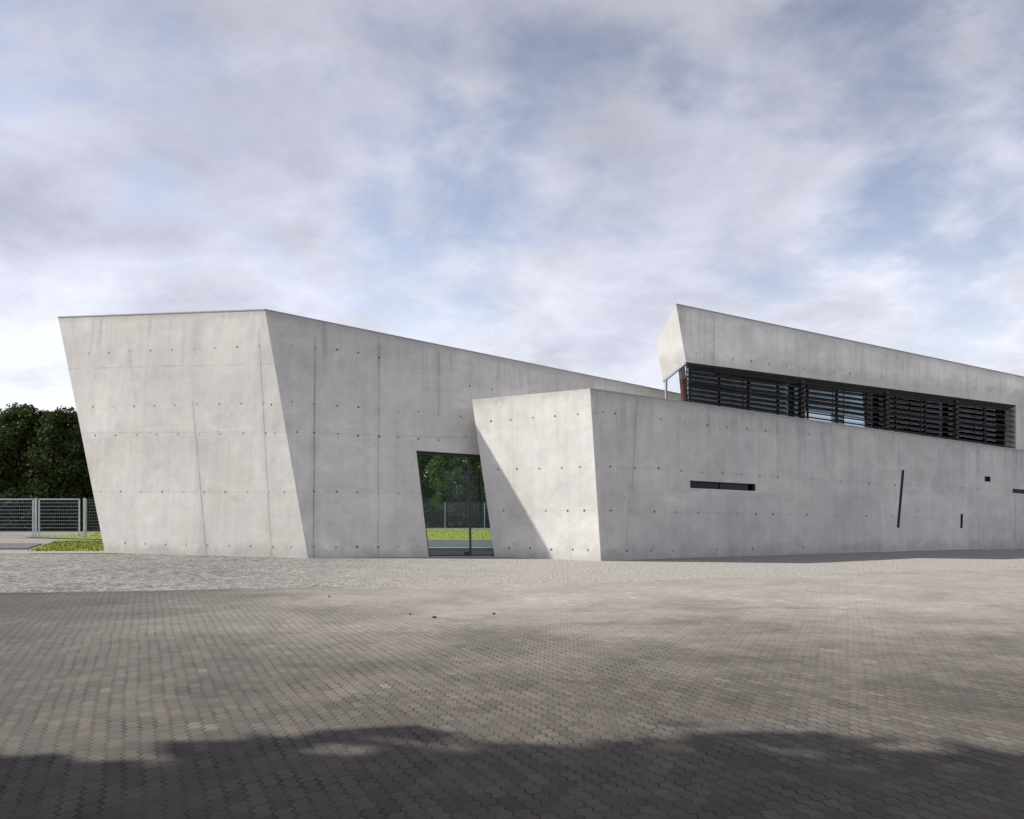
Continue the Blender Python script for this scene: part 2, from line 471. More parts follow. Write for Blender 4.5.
for p in low.polygons:
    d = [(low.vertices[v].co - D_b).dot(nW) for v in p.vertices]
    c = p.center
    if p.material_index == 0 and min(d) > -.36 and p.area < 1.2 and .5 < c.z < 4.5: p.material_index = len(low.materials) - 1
hf = Z1([(358,162),(436,156),(523,148),(610,142),(700,134),(386,352),(460,350),(548,349),(637,346),(708,342),
         (408,514),(490,514),(574,515),(660,515),(726,514),(430,662),(512,662),(596,667),(680,668),(740,669)], 3.938, 400, 380)
hw = Z1([(800,128),(848,132),(828,341),(925,345),(1018,348),(830,514),(910,514),(1003,520),(843,672),(893,673),(990,672)], 3.938, 400, 380)
hw += Z1([(50,75),(110,82),(165,87),(220,89),(270,92),(320,96),(367,100),(455,104),(535,110),(610,116),(680,120),(745,122),(860,128),(900,131),
          (38,190),(95,192),(155,193),(210,194),(260,196),(310,197),(355,198),(400,199),(445,199),(525,200),(603,202),(672,204),(738,205),
          (28,296),(88,296),(140,296),(205,292),(300,290),(435,286),(550,284),(640,281)], 2.667, 640, 440)
hw += Z1([(55,345),(120,352),(180,360),(232,366),(285,370),(335,376),(450,385)], 2.667, 640, 290)
add_holes(low, [(on_plane(x, y, D_b, nF), nF) for x, y in hf] + [(on_plane(x, y, D_b, nW), nW) for x, y in hw], dark_hole, ring_hole)
link('low_wing', low, bld)
flashing('roof_edge', D_t, W_t, nW, bld, .03)

def slot_window(pl, n, bars):
    """thin steel window set back in its slot"""
    m = MB(); back = [p - n * .16 for p in pl]
    for i in range(4): m.bar(back[i], back[(i + 1) % 4], .05, .035, n)
    for s in bars: m.bar(back[0].lerp(back[3], s), back[1].lerp(back[2], s), .05, .05, n)
    f = m.build('slot_window', steel_dark, bld)
    g = MB(); g.prism([p - n * .008 for p in back], -n * .01); g.build('pane', glass_slot, f)
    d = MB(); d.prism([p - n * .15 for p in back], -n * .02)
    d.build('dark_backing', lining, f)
slot_window(s1, nW, (.5,)); slot_window(s2, nW, (.4,))
slit_fill = plain('grey_slit_glass', (.13, .135, .14), .3, 0, .15)
for pl, nm in ((s3, 'slit_window'), (s4, 'slit_window')):
    m = MB(); m.prism([p - nW * .09 for p in pl], -nW * .03); m.build(nm, slit_fill, bld)
m = MB(); bk = [p - nW * .10 for p in s5]
for i in range(4): m.bar(bk[i], bk[(i + 1) % 4], .04, .03, nW)
for s in (.33, .66): m.bar(bk[0].lerp(bk[1], s), bk[3].lerp(bk[2], s), .02, .03, nW)
m.prism([p - nW * .05 for p in bk], -nW * .02)
m.build('wall_vent', steel_dark, bld)

# ---- upper storey
nU = Vector((nW.x, nW.y, 0)).normalized()
U0 = D_b - nU * 1.0
U1t = on_plane(676, 304, U0, nU); U1b = on_plane(686, 362, U0, nU)
U2t = on_plane(1160, 405.5, U0, nU); U2b = on_plane(1160, 424, U0, nU)
e_dir = Vector((-math.cos(R(52)), math.sin(R(52)), 0))
nE = e_dir.cross(U1t - U1b).normalized(); nE = nE if nE.x < 0 else -nE
U3t = on_plane(656, 344, U1b, nE); U3b = on_plane(663.5, 380.5, U1b, nE)
depth = (U3b - U0).dot(-nU)
far = W_dir * 26
M_U = mk_face('concrete_upper_band', W_dir, U1b, nU,
    [((714, 316), (713.5, 366), .5), ((751, 324), (750.5, 371), .25), ((829, 345), (829, 381), .15), ((915, 356), (915, 393), .12), ((968, 366), (968, 400), .12)], [],
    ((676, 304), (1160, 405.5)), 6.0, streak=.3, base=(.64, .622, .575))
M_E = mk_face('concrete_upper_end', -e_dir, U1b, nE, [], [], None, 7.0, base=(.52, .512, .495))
band = hull([U1t, U1b, U2t, U2b, U3t, U3b, U3t + far + UP * -.8, Vector((U3b.x + far.x, U3b.y + far.y, U2b.z + .5))])
cq = U1b - nU * .20 + W_dir * .12; cq.z = 4.0
cmb = MB(); cmb.prism([cq, cq + e_dir * 4.0, cq + e_dir * 4.0 + W_dir * 4.2, cq + W_dir * 1.6], UP * (U3b.z + .85 - 4.0))
band = carve(band, [cmb])
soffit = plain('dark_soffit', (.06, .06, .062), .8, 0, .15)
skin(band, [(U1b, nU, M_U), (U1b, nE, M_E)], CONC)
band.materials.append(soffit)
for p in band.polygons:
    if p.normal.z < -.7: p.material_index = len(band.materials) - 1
hu = Z1([(150,170),(248,183),(297,190),(343,197),(390,205),(436,211),(520,217),(560,223),(645,235)], 2.667, 640, 290)
add_holes(band, [(on_plane(x, y, U1b, nU), nU) for x, y in hu], dark_hole, ring_hole)
up = link('upper_storey', band, bld)
flashing('roof_edge', U1t, U2t, nU, bld, .02)
# solid wall right of the ribbon window
Q = [on_plane(1016, 404, U0, nU), on_plane(1160, 423, U0, nU), on_plane(1160, 480, U0, nU), on_plane(1016, 462, U0, nU)]
m = MB(); m.prism([q + nU * .0 - nU * .004 for q in Q], -nU * depth * .9); m.build('side_wall', M_U, bld)
# ribbon window: bays between posts
def ub(x, y, off=0.0): return on_plane(x, y, U0 - nU * off, nU)
def top_y(x): return 362.3 + (x - 686) * .1307
def bot_y(x): return 403.5 + (x - 686) * .148
bays = [(686.5, 800), (802.5, 885), (887, 954.5), (957, 1014.5)]
for i, (x0, x1) in enumerate(bays):
    lv = MB(); N = 9
    for k in range(N):
        s = (k + .12) / N
        a = ub(x0, top_y(x0) + (bot_y(x0) - top_y(x0)) * s, .10); b = ub(x1, top_y(x1) + (bot_y(x1) - top_y(x1)) * s, .10)
        tilt = (nU * .9 + UP * -.40)
        lv.bar(a, b, .135, .014, tilt)
        lv.bar(a - nU * .07 + UP * .035, b - nU * .07 + UP * .035, .02, .02)
    for s in (.0, .5, 1.0):
        x = x0 + (x1 - x0) * s
        lv.bar(ub(x, top_y(x), .20), ub(x, bot_y(x), .20), .02, .03, W_dir)
    lv.build('louvre_screen', louvre_mat, bld)
for x in (801.3, 886, 955.7, 1015):
    m = MB(); m.bar(ub(x, top_y(x), .22), ub(x, bot_y(x), .22), .16, .16, W_dir); m.build('window_post', louvre_mat, bld)
wf = MB()
for k in range(12):
    x = 690 + k * 29.4
    wf.bar(ub(x, top_y(x), .45), ub(x, bot_y(x), .45), .05, .07, W_dir)
for s in (.0, .52, 1): wf.bar(ub(688, top_y(688) + s * 41, .45), ub(1014, top_y(1014) + s * 46, .45), .06, .06)
wfo = wf.build('ribbon_window', steel_dark, bld)
g = MB(); g.prism([ub(688, top_y(688), .46), ub(1014, top_y(1014), .46), ub(1014, bot_y(1014), .46), ub(688, bot_y(688), .46)], -nU * .012)
g.build('pane', glass_win, wfo)
# back wall of the room with a low strip of glazing, floor of the room
rw = MB()
P0, P1 = ub(689, top_y(689), depth - .25), ub(1016, top_y(1016), depth - .25)
B0, B1 = ub(689, bot_y(689), depth - .25), ub(1016, bot_y(1016), depth - .25)
mid0 = ub(790, top_y(790), depth - .25)
def rb(s, t):
    return P0.lerp(P1, s).lerp(B0.lerp(B1, s), t)
rw.prism([rb(0, -.1), rb(1, -.1), rb(1, .74), rb(0, .74)], -nU * .12)
for s0, s1_ in ((0, .30), (.38, .41), (.50, .64), (.72, .76), (.79, .88), (.95, 1)):
    rw.prism([rb(s0, .74), rb(s1_, .74), rb(s1_, 1.3), rb(s0, 1.3)], -nU * .12)
rw.build('back_wall', dark_int, bld)
# corner glazing and column at the pointed end
m = MB()
lowz = bot_y(686)
e0 = U1b - UP * .03; e1 = U3b - UP * .03
m.bar(e0, e1, .08, .07)
eb0 = Vector((e0.x, e0.y, ub(686, 410).z)); eb1 = Vector((e1.x, e1.y, ub(686, 410).z))
m.bar(e1 + UP * .0 + (e0 - e1) * .12, eb1 + (e0 - e1) * .12, .06, .06, W_dir)
ef = m.build('corner_window', steel_grey, bld)
g = MB(); g.prism([eb0, eb1, e1, e0], -nE * .012); g.build('pane', glass('corner_glass', (.95, .97, .97), 1.2), ef)
m = MB(); cp = U1b - nU * .34 + W_dir * .06
m.bar((cp.x + .16, cp.y, eb0.z), (cp.x, cp.y, cp.z + .1), .17, .15, W_dir); m.build('column', red_paint, bld)
adopt(bld)

# ------------------------------------------------------------------ ground
def gz(x, y):
    """the court is not quite even"""
    v = mnoise.noise(Vector((x * .16, y * .16, 3.1))) * .022 + mnoise.noise(Vector((x * .5, y * .5, 8.0))) * .007
    k = min(1.0, max(0.0, (40 - abs(y - 10)) / 12))
    return v * k
def sheet(name, mat, x0, x1, y0f, y1f, nx, ny, z, kind='structure', jag=0.0, dip=0.0):
    v, f = [], []
    for i in range(nx + 1):
        x = x0 + (x1 - x0) * i / nx
        ya = y0f(x) if callable(y0f) else y0f; yb = y1f(x) if callable(y1f) else y1f
        ya += mnoise.noise(Vector((x * 1.7, 4, 1))) * jag; yb += mnoise.noise(Vector((x * 1.3, 9, 1))) * jag
        for j in range(ny + 1):
            y = ya + (yb - ya) * j / ny
            v.append((x, y, gz(x, y) + z - (dip if j in (0, ny) or i in (0, nx) else 0)))
    for i in range(nx):
        for j in range(ny):
            a = i * (ny + 1) + j; f.append((a, a + ny + 1, a + ny + 2, a + 1))
    me = bpy.data.meshes.new(name); me.from_pydata(v, [], f); me.materials.append(mat)
    me.polygons.foreach_set('use_smooth', [True] * len(f)); me.update()
    o = link(name, me); o['kind'] = kind
    return o
def flat(name, mat, pts, z, kind='structure'):
    m = MB(); m.poly([(x, y, z) for x, y in pts]); o = m.build(name, mat, fix=False); o['kind'] = kind; return o

def paving_mat():
    m, t, b, out = new_mat('interlocking_pavers')
    p = pos(t); ang = R(23.6)
    u = t.dot(p, (math.cos(ang), math.sin(ang), 0)); v = t.dot(p, (-math.sin(ang), math.cos(ang), 0))
    W, L = .1, .2
    x, y, _ = t.sep(p)
    # courses that wander a little as the bed settles
    wob = t.math('SUBTRACT', t.noise(p, .35, 2), .5)
    u = t.math('ADD', u, t.math('MULTIPLY', wob, .16))
    v = t.math('ADD', v, t.math('MULTIPLY', t.math('SUBTRACT', t.noise(p, .28, 2), .5), .16))
    zig = t.math('PINGPONG', t.math('ADD', v, .025), .05)
    u2 = t.math('ADD', u, t.math('MULTIPLY', t.math('SUBTRACT', zig, .025), .56))
    col = t.math('FLOOR', t.math('DIVIDE', u2, W))
    off = t.math('MULTIPLY', t.math('MODULO', t.math('ABSOLUTE', col), 2.0), L / 2)
    v2 = t.math('ADD', v, off)
    row = t.math('FLOOR', t.math('DIVIDE', v2, L))
    du = t.math('ABSOLUTE', t.math('SUBTRACT', t.math('FRACT', t.math('DIVIDE', u2, W)), .5))
    dv = t.math('ABSOLUTE', t.math('SUBTRACT', t.math('FRACT', t.math('DIVIDE', v2, L)), .5))
    eu = t.math('MULTIPLY', t.math('SUBTRACT', .5, du), W); ev = t.math('MULTIPLY', t.math('SUBTRACT', .5, dv), L)
    idv = t.comb(col, row, .5)
    rnd = t.white(idv)
    fine = t.noise(p, 60, 4, .7); mid = t.noise(p, 4.5, 5, .6); big = t.noise(p, .55, 5, .6, .5)
    rag = t.math('MULTIPLY', t.math('SUBTRACT', fine, .5), .006)
    open_ = t.map(t.noise(p, 2.4, 4, .6), .36, .66, 0, 1)
    wid = t.math('ADD', .0035, t.math('MULTIPLY', open_, t.map(x, -6, 2, .0125, .0060)))
    eu = t.math('ADD', eu, rag); ev = t.math('ADD', ev, rag)
    ju = t.map(eu, t.math('MULTIPLY', wid, .5), t.math('ADD', wid, .002), 1, 0, True)
    jv = t.map(ev, t.math('MULTIPLY', wid, .3), t.math('ADD', t.math('MULTIPLY', wid, .7), .002), 1, 0, True)
    j = t.math('MAXIMUM', ju, t.math('MULTIPLY', jv, .8))
    dome = t.math('MULTIPLY', t.map(eu, 0, .012, 0, 1, True), t.map(ev, 0, .012, 0, 1, True))
    # brightness falloff painted into the colour: paler with distance, darker to the left
    falloff = t.math('MULTIPLY', t.map(t.math('ADD', y, t.math('MULTIPLY', t.math('SUBTRACT', big, .5), 6)), 6.0, 15.5, 0, 1, True),
                  t.map(t.math('ADD', x, t.math('MULTIPLY', big, 4)), -8.5, .5, .05, 1, True))
    c = t.mix(rnd, (.058, .051, .044), (.088, .078, .067))
    c = t.mix(t.map(t.white(t.comb(row, col, 2.5)), .8, 1, 0, .35), c, (.092, .070, .058))
    c = t.mix(t.math('MULTIPLY', falloff, .8), c, (.240, .222, .200))
    f = t.math('MULTIPLY', t.map(big, .3, .7, .80, 1.16), t.map(mid, .28, .72, .84, 1.14))
    f = t.math('MULTIPLY', f, t.map(fine, .28, .72, .84, 1.16))
    stain_falloff = t.math('MULTIPLY', t.map(t.noise(p, .9, 5, .65, 1.0), .60, .72, 1.0, .80, True), t.map(t.math('ADD', x, t.math('MULTIPLY', t.math('SUBTRACT', t.noise(p, .35, 5, .65), .5), 6)), -9.0, .5, .40, 1, True))  # blotchy stains, times a painted vignette darkening towards the left
    for y0, amp in ((11.3, .5), (12.9, .6), (8.6, .4)):                     # faint rubber tracks of turning vehicles
        ty = t.math('ADD', t.math('SUBTRACT', y, y0), t.math('ADD', t.math('MULTIPLY', t.math('MULTIPLY', x, x), -.012), t.math('MULTIPLY', t.math('SUBTRACT', t.noise(p, .2, 2), .5), 1.2)))
        tw = t.math('MULTIPLY', t.map(t.math('ABSOLUTE', ty), .05, .26, 1, 0, True), t.math('MULTIPLY', t.map(t.noise(p, .5, 5, .7), .42, .62, 0, amp, True), t.map(x, -1, 2.5)))
        stain_falloff = t.math('MULTIPLY', stain_falloff, t.math('SUBTRACT', 1, t.math('MULTIPLY', tw, .5)))
    repl = t.map(t.white(t.comb(col, row, 7.7)), .975, .985, 1.0, 1.22)     # a few newer blocks
    stain_falloff = t.math('MULTIPLY', stain_falloff, repl)
    f = t.math('MULTIPLY', f, stain_falloff)
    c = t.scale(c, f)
    moss = t.mix(t.noise(p, 1.3, 3), (.010, .010, .009), (.026, .025, .022))
    jk = t.math('MULTIPLY', j, t.math('MULTIPLY', t.map(open_, 0, 1, .3, .95), t.map(falloff, 0, 1, 1, .35)))
    c = t.mix(jk, c, moss)
    t.put(b.inputs['Base Color'], c); b.inputs['Roughness'].default_value = .88; b.inputs['Specular IOR Level'].default_value = .25
    tiltv = t.math('MULTIPLY', rnd, .35)
    h = t.math('ADD', t.math('MULTIPLY', dome, t.math('ADD', .8, tiltv)), t.math('MULTIPLY', fine, .3))
    t.put(b.inputs['Normal'], t.bump(h, .55, .008))
    return m
def gravel_mat(name, c1, c2, c3, scale=22, bump=.8, spread=1.0, drift=False):
    m, t, b, out = new_mat(name)
    p = pos(t)
    vo = t.n('ShaderNodeTexVoronoi'); t.put(vo.inputs['Vector'], p); vo.inputs['Scale'].default_value = scale
    r = t.sep(vo.outputs['Color'])[0]
    c = t.mix(t.map(r, 0, 1, .5 - .5 * spread, .5 + .5 * spread), c1, c2)
    vo2 = t.n('ShaderNodeTexVoronoi'); t.put(vo2.inputs['Vector'], p); vo2.inputs['Scale'].default_value = scale * .3
    r2 = t.sep(vo2.outputs['Color'])[1]
    f = t.math('MULTIPLY', t.map(t.noise(p, .45, 6, .65), .3, .7, .82, 1.14), t.map(r2, 0, 1, .86, 1.12))
    c = t.scale(c, f)
    c = t.mix(t.map(t.noise(p, .8, 5, .6, .6), .55, .72, 0, .6, True), c, c3)
    if drift:                                                  # worn flat and dusty where vehicles cross it
        c = t.mix(t.map(t.math('ADD', t.sep(p)[0], t.math('MULTIPLY', t.noise(p, .4, 4), 5)), -6.5, 4.5, 0, .8, True), c, t.scale(t.mix(t.noise(p, 1.2, 6, .65), (.20, .188, .173), (.27, .256, .236)), 1.0))
    t.put(b.inputs['Base Color'], c); b.inputs['Roughness'].default_value = .95; b.inputs['Specular IOR Level'].default_value = .2
    t.put(b.inputs['Normal'], t.bump(t.math('ADD', vo.outputs['Distance'], t.noise(p, 7, 3)), bump, .03))
    return m
def grass_mat():
    m, t, b, out = new_mat('lawn_green')
    p = pos(t)
    c = t.mix(t.map(t.noise(p, .5, 5), .3, .7), (.150, .172, .024), (.205, .228, .036))
    c = t.mix(t.map(t.noise(p, 9, 4), .35, .7), c, (.12, .16, .018))
    t.put(b.inputs['Base Color'], c); b.inputs['Roughness'].default_value = .9; b.inputs['Specular IOR Level'].default_value = .15
    return m

edge_px = [(-400, 597), (0, 594), (130, 592.5), (240, 590), (340, 588), (470, 586), (560, 584), (680, 580), (850, 574), (1024, 568), (1500, 556)]
edge = [on_ground(x, y) for x, y in edge_px]
def edge_y(x):
    if x <= edge[0].x: return edge[0].y
    for a, b in zip(edge, edge[1:]):
        if x <= b.x: return a.y + (b.y - a.y) * (x - a.x) / (b.x - a.x)
    return edge[-1].y
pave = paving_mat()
far_ground = gravel_mat('pale_compacted_ground', (.13, .124, .112), (.18, .172, .157), (.12, .12, .10), 14, .4)
gravel = gravel_mat('loose_grey_gravel', (.050, .049, .046), (.200, .193, .180), (.165, .155, .136), 13, .9, 1.3, True)
asphalt = gravel_mat('worn_asphalt', (.055, .057, .062), (.09, .092, .097), (.075, .076, .078), 30, .3)
conc_path = gravel_mat('concrete_path', (.165, .156, .138), (.20, .19, .168), (.145, .14, .12), 40, .15)
edge_dark = gravel_mat('dark_edge_ground', (.075, .071, .063), (.15, .142, .125), (.11, .105, .08), 30, .5)
grass = grass_mat()
flat('ground', far_ground, [(-900, -300), (900, -300), (900, 1500), (-900, 1500)], -.06)
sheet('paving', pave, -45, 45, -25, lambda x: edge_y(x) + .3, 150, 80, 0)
sheet('gravel_strip', gravel, -60, 45, edge_y, lambda x: max(31.0, edge_y(x) + 5.0) if x < -12 else max(34.0, edge_y(x) + 9), 210, 30, .012, jag=.30, dip=.03)
sheet('dark_edge_strip', edge_dark, -30, -6.0, lambda x: edge_y(x) - .05, lambda x: edge_y(x) - .05 + .10 * min(1, (-6.0 - x) / 6), 120, 2, .017, jag=.26)  # narrow dark line along the paving edge
flat('path', conc_path, [(-70, 30.1), (-14.0, 30.4), (-14.0, 31.9), (-70, 31.7)], .03)
flat('road', asphalt, [(-70, 34.2), (-20.2, 35.4), (-22.9, 41.5), (-70, 42)], -.02)
flat('service_road', asphalt, [(-13, 36.3), (24, 36.3), (24, 44.4), (-13, 44.4)], -.02)
flat('rear_apron', conc_path, [(-13, REAR + .3), (10, REAR + .3), (10, 36.2), (-13, 36.2)], .0)
flat('kerb_line', conc_path, [(-13, 44.4), (24, 44.4), (24, 45.0), (-13, 45.0)], -.012)

# lawns: a soil sheet with real blades
def lawn(name, pts, n, h):
    m = MB(); m.poly([(x, y, 0.0) for x, y in pts])
    xs = [p[0] for p in pts]; ys = [p[1] for p in pts]
    def inside(x, y):
        c = False
        for (xa, ya), (xb, yb) in zip(pts, pts[1:] + pts[:1]):
            if (ya > y) != (yb > y) and x < (xb - xa) * (y - ya) / (yb - ya) + xa: c = not c
        return c
    k = 0
    while k < n:
        x, y = random.uniform(min(xs), max(xs)), random.uniform(min(ys), max(ys))
        if not inside(x, y): continue
        k += 1
        a = random.uniform(0, 6.28); w = random.uniform(.01, .02); hh = h * random.uniform(.5, 1.2)
        dx, dy = math.cos(a) * w, math.sin(a) * w
        lx, ly = random.uniform(-.05, .05), random.uniform(-.05, .05)
        m.poly([(x - dx, y - dy, 0), (x + dx, y + dy, 0), (x + lx, y + ly, hh)])
    o = m.build(name, grass, fix=False); o.location.z = -.01
    return tag(o, None, None, None, 'stuff')
g1 = [on_ground(x, y) for x, y in ((27, 552.2), (40, 546.5), (56, 541.3), (104, 540.5), (135, 541), (140, 551.5), (104, 552.2))]
lawn('lawn', [(p.x, p.y) for p in g1], 4500, .09)['label'] = 'short bright green lawn corner beside the leaning concrete wall'
lawn('grass_verge', [(-29.5, 51), (-20, 46), (30, 45), (30, 72), (-30, 72)], 9000, .12)['label'] = 'green grass verge in front of the far mesh fence'

# ------------------------------------------------------------------ gate and fences
gy = 51.2
def gx(px, y=gy): return (px - CX) / F * y
gate = empty('metal_gate', (gx(36), gy, 0))
tag(gate, 'wide pale grey metal gate with horizontal bars before dark trees', 'gate')
ztop = 2.27
def gate_panel(x0, x1):
    f = MB()
    for z in (ztop, .06): f.bar((x0, gy, z), (x1, gy, z), .06, .075 if z > 1 else .05)
    for x in (x0 + .03, x1 - .03): f.bar((x, gy, .06), (x, gy, ztop), .07, .06, (1, 0, 0))
    fo = f.build('gate_panel', galv, gate)
    b = MB()
    for k in range(1, 10):
        z = .12 + (ztop - .12) * k / 10
        b.bar((x0, gy + .01, z), (x1, gy + .01, z), .025, .045)
    n = int((x1 - x0) / .12)
    for k in range(1, n):
        x = x0 + (x1 - x0) * k / n
        b.bar((x, gy + .03, .08), (x, gy + .03, ztop), .006, .006, (1, 0, 0))
    b.build('bars', wire_mat, fo)
for a, b_ in ((-92, -16), (-12, 33.6), (38.6, 79.8)): gate_panel(gx(a), gx(b_))
for px in (-14, 36, 84.5):
    m = MB(); x = gx(px)
    m.bar((x, gy - .02, -.03), (x, gy - .02, ztop + .05), .1, .1, (1, 0, 0)); m.bar((x, gy - .02, ztop + .05), (x, gy - .02, ztop + .07), .12, .12, (1, 0, 0))
    m.bar((x, gy - .02, -.03), (x, gy - .02, .02), .24, .24, (1, 0, 0))
    m.build('post', galv, gate)
adopt(gate)
def mesh_fence(name, label, a, b, sp, h):
    a, b = Vector(a), Vector(b)
    r = empty(name, a); tag(r, label, 'fence')
    n = max(1, round((b - a).length / sp)); d = (b - a).normalized()
    for k in range(n + 1):
        p = a + (b - a) * (k / n)
        m = MB(); m.bar(p - UP * .03, p + UP * (h + .06), .07, .07, d); m.bar(p + UP * (h + .06), p + UP * (h + .075), .085, .085, d); m.build('post', galv, r)
        if k < n:
            q = a + (b - a) * ((k + 1) / n); w = MB()
            for i in range(13):
                z = .06 + (h - .06) * i / 12
                w.bar(p + UP * z, q + UP * z, .012, .02)
            ns = int((q - p).length / .1)
            for i in range(1, ns):
                s = p.lerp(q, i / ns); w.bar(s + UP * .05, s + UP * h, .007, .007, d)
            w.build('mesh_panel', wire_mat, r)
    adopt(r)
mesh_fence('mesh_fence', 'grey wire mesh fence running on from the gate behind the leaning wall', (gx(84.5), gy + .16, 0), (gx(84.5) + 7.4, gy + .9, 0), 3.7, 2.25)
fy = 80.0
mesh_fence('mesh_fence', 'long grey wire mesh fence behind the green verge, seen through the doorway', ((445 - CX) / F * fy - 3 * 3.72, fy, 0), ((445 - CX) / F * fy + 5 * 3.72, fy, 0), 3.72, 2.33)

# ------------------------------------------------------------------ trees
def leaf_mat(name, c1, c2, c3):
    m, t, b, out = new_mat(name)
    oi = t.n('ShaderNodeObjectInfo'); p = pos(t)
    c = t.mix(t.map(t.noise(p, .9, 3), .35, .65), c1, c2)
    c = t.mix(t.map(t.noise(p, 7, 2), .5, .7, 0, .6), c, c3)
    c = t.scale(c, t.map(oi.outputs['Random'], 0, 1, .8, 1.25))
    t.put(b.inputs['Base Color'], c); b.inputs['Roughness'].default_value = .7; b.inputs['Specular IOR Level'].default_value = .1
    tl = t.n('ShaderNodeBsdfTranslucent'); t.put(tl.inputs[0], t.scale(c, .8))
    mx = t.n('ShaderNodeMixShader'); mx.inputs[0].default_value = .25
    t.put(mx.inputs[1], b.outputs[0]); t.put(mx.inputs[2], tl.outputs[0]); t.put(out.inputs[0], mx.outputs[0])
    return m
leaf_d = leaf_mat('dark_leaf', (.025, .038, .012), (.046, .064, .018), (.068, .086, .024))
leaf_g = leaf_mat('green_leaf', (.050, .088, .014), (.085, .130, .022), (.120, .160, .030))
bark = plain('grey_bark', (.07, .058, .045), .9, 0, .3, 5, .5)

def tree_meshes(seed, H, Rc, zc, nclump, nleaf, size, squash=1.0):
    rnd = random.Random(seed)
    tr = MB(); lf = MB()
    bend = [Vector((rnd.uniform(-.25, .25), rnd.uniform(-.25, .25), 0)) * i for i in range(6)]
    tp = [Vector((0, 0, -.05)) + bend[i] * .6 + UP * (H * .8 * i / 5) for i in range(6)]
    r0 = H * .018 + .04
    tr.tube(tp, [r0 * (1 - .17 * i) for i in range(6)], 8)
    clumps = []
    for k in range(nclump):
        z = rnd.uniform(zc, H * .97); f = (z - zc) / (H - zc)
        prof = (math.sin(math.pi * min(1, f * .68 + .27)) ** .65) * Rc
        a = rnd.uniform(0, 6.283); rr = prof * math.sqrt(rnd.uniform(.05, 1.0))
        c = Vector((math.cos(a) * rr, math.sin(a) * rr * squash, z))
        clumps.append((c, rnd.uniform(.5, 1.0) * Rc * .36))
        if k % 2 == 0:
            i = min(4, max(1, int(f * 4) + rnd.randint(0, 1))); s = tp[i]
            mid = s.lerp(c, .55) + UP * .25
            tr.tube([s, mid, c], [r0 * .34, r0 * .2, r0 * .07], 5)
    for c, cr in clumps:
        for _ in range(nleaf):
            d = Vector((rnd.gauss(0, 1), rnd.gauss(0, 1), rnd.gauss(0, .8))).normalized() * (cr * rnd.uniform(.25, 1.08) ** .7)
            q = c + d
            if q.z < .15: continue
            n = Vector((rnd.gauss(0, 1), rnd.gauss(0, 1), rnd.gauss(0.6, 1))).normalized()
            a = n.orthogonal().normalized(); bq = n.cross(a)
            an = rnd.uniform(0, 6.28); a, bq = a * math.cos(an) + bq * math.sin(an), bq * math.cos(an) - a * math.sin(an)
            s = size * rnd.uniform(.6, 1.3)
            lf.poly([q - a * s, q - bq * s * .45, q + a * s, q + bq * s * .45])
    return tr, lf
def tree(name, label, tm, loc, leafm, group=None, rz=0, sc=1.0):
    r = empty(name, loc); r.rotation_euler.z = rz; r.scale = (sc, sc, sc)
    tag(r, label, 'tree', group)
    tm[0].build('trunk', bark, r, smooth=True, fix=False); tm[1].build('crown', leafm, r, fix=False)
    return r
def copy_tree(src, loc, rz, sc, label, leafm=None):
    c = src.copy(); COL.objects.link(c); c.location = loc; c.rotation_euler.z = rz; c.scale = (sc, sc, sc * random.uniform(.95, 1.05)); c['label'] = label
    for ch in list(src.children):
        d = ch.copy(); COL.objects.link(d); d.parent = c
    return c
tmA = tree_meshes(1, 10.5, 3.0, .8, 110, 150, .17)
tmB = tree_meshes(2, 11.5, 2.6, 1.0, 100, 150, .17)
tmC = tree_meshes(3, 9.4, 3.2, .6, 110, 140, .17)
GL = 'dark trees beyond the metal gate'
def tx(px, y): return (px - CX) / F * y
tA = tree('broadleaf_tree', 'dark leafy tree behind the gate, its crown tip the tallest of the group', tmB, (tx(20, 73), 73, 0), leaf_d, GL, 0, .93)
tC = tree('broadleaf_tree', 'dark dense tree touching the leaning concrete wall in view', tmC, (tx(72, 72), 72, 0), leaf_d, GL, .7, 1.06)
copy_tree(tC, (tx(-8, 74), 74, 0), 2.1, 1.05, 'dark rounded tree at the left edge behind the gate')
copy_tree(tA, (tx(46, 74), 74, 0), 1.0, .86, 'dark tree standing midway between the tallest tree and the leaning wall')
copy_tree(tC, (tx(5, 79), 79, 0), 4.0, 1.08, 'dark tree in the second row at the far left of the gate')
copy_tree(tA, (tx(34, 80), 80, 0), 5.0, .88, 'dark tree in the second row behind the gap beside the tallest tree')
copy_tree(tC, (tx(60, 79), 79, 0), 3.0, 1.05, 'dark tree in the second row nearer to the leaning wall')
copy_tree(tA, (tx(94, 77), 77, 0), 5.6, .95, 'dark tree mostly hidden by the leaning concrete wall')
tD = tree('broadleaf_tree', 'bright green tree in the middle of the doorway view', tmA, (-5.6, 86.0, 0), leaf_g, 'trees seen through the doorway', .5, .93)
copy_tree(tD, (-9.4, 88.5, 0), 2.0, .80, 'shorter green tree at the left jamb of the doorway')
copy_tree(tD, (-2.2, 88.0, 0), 3.3, .88, 'green tree at the right side of the doorway view beside the low wing')
copy_tree(tD, (-7.2, 93.0, 0), 4.4, .92, 'green tree behind the others in the doorway, left of the middle tree')
copy_tree(tD, (-12.6, 90, 0), 5.2, .95, 'green tree half hidden by the left jamb of the doorway')
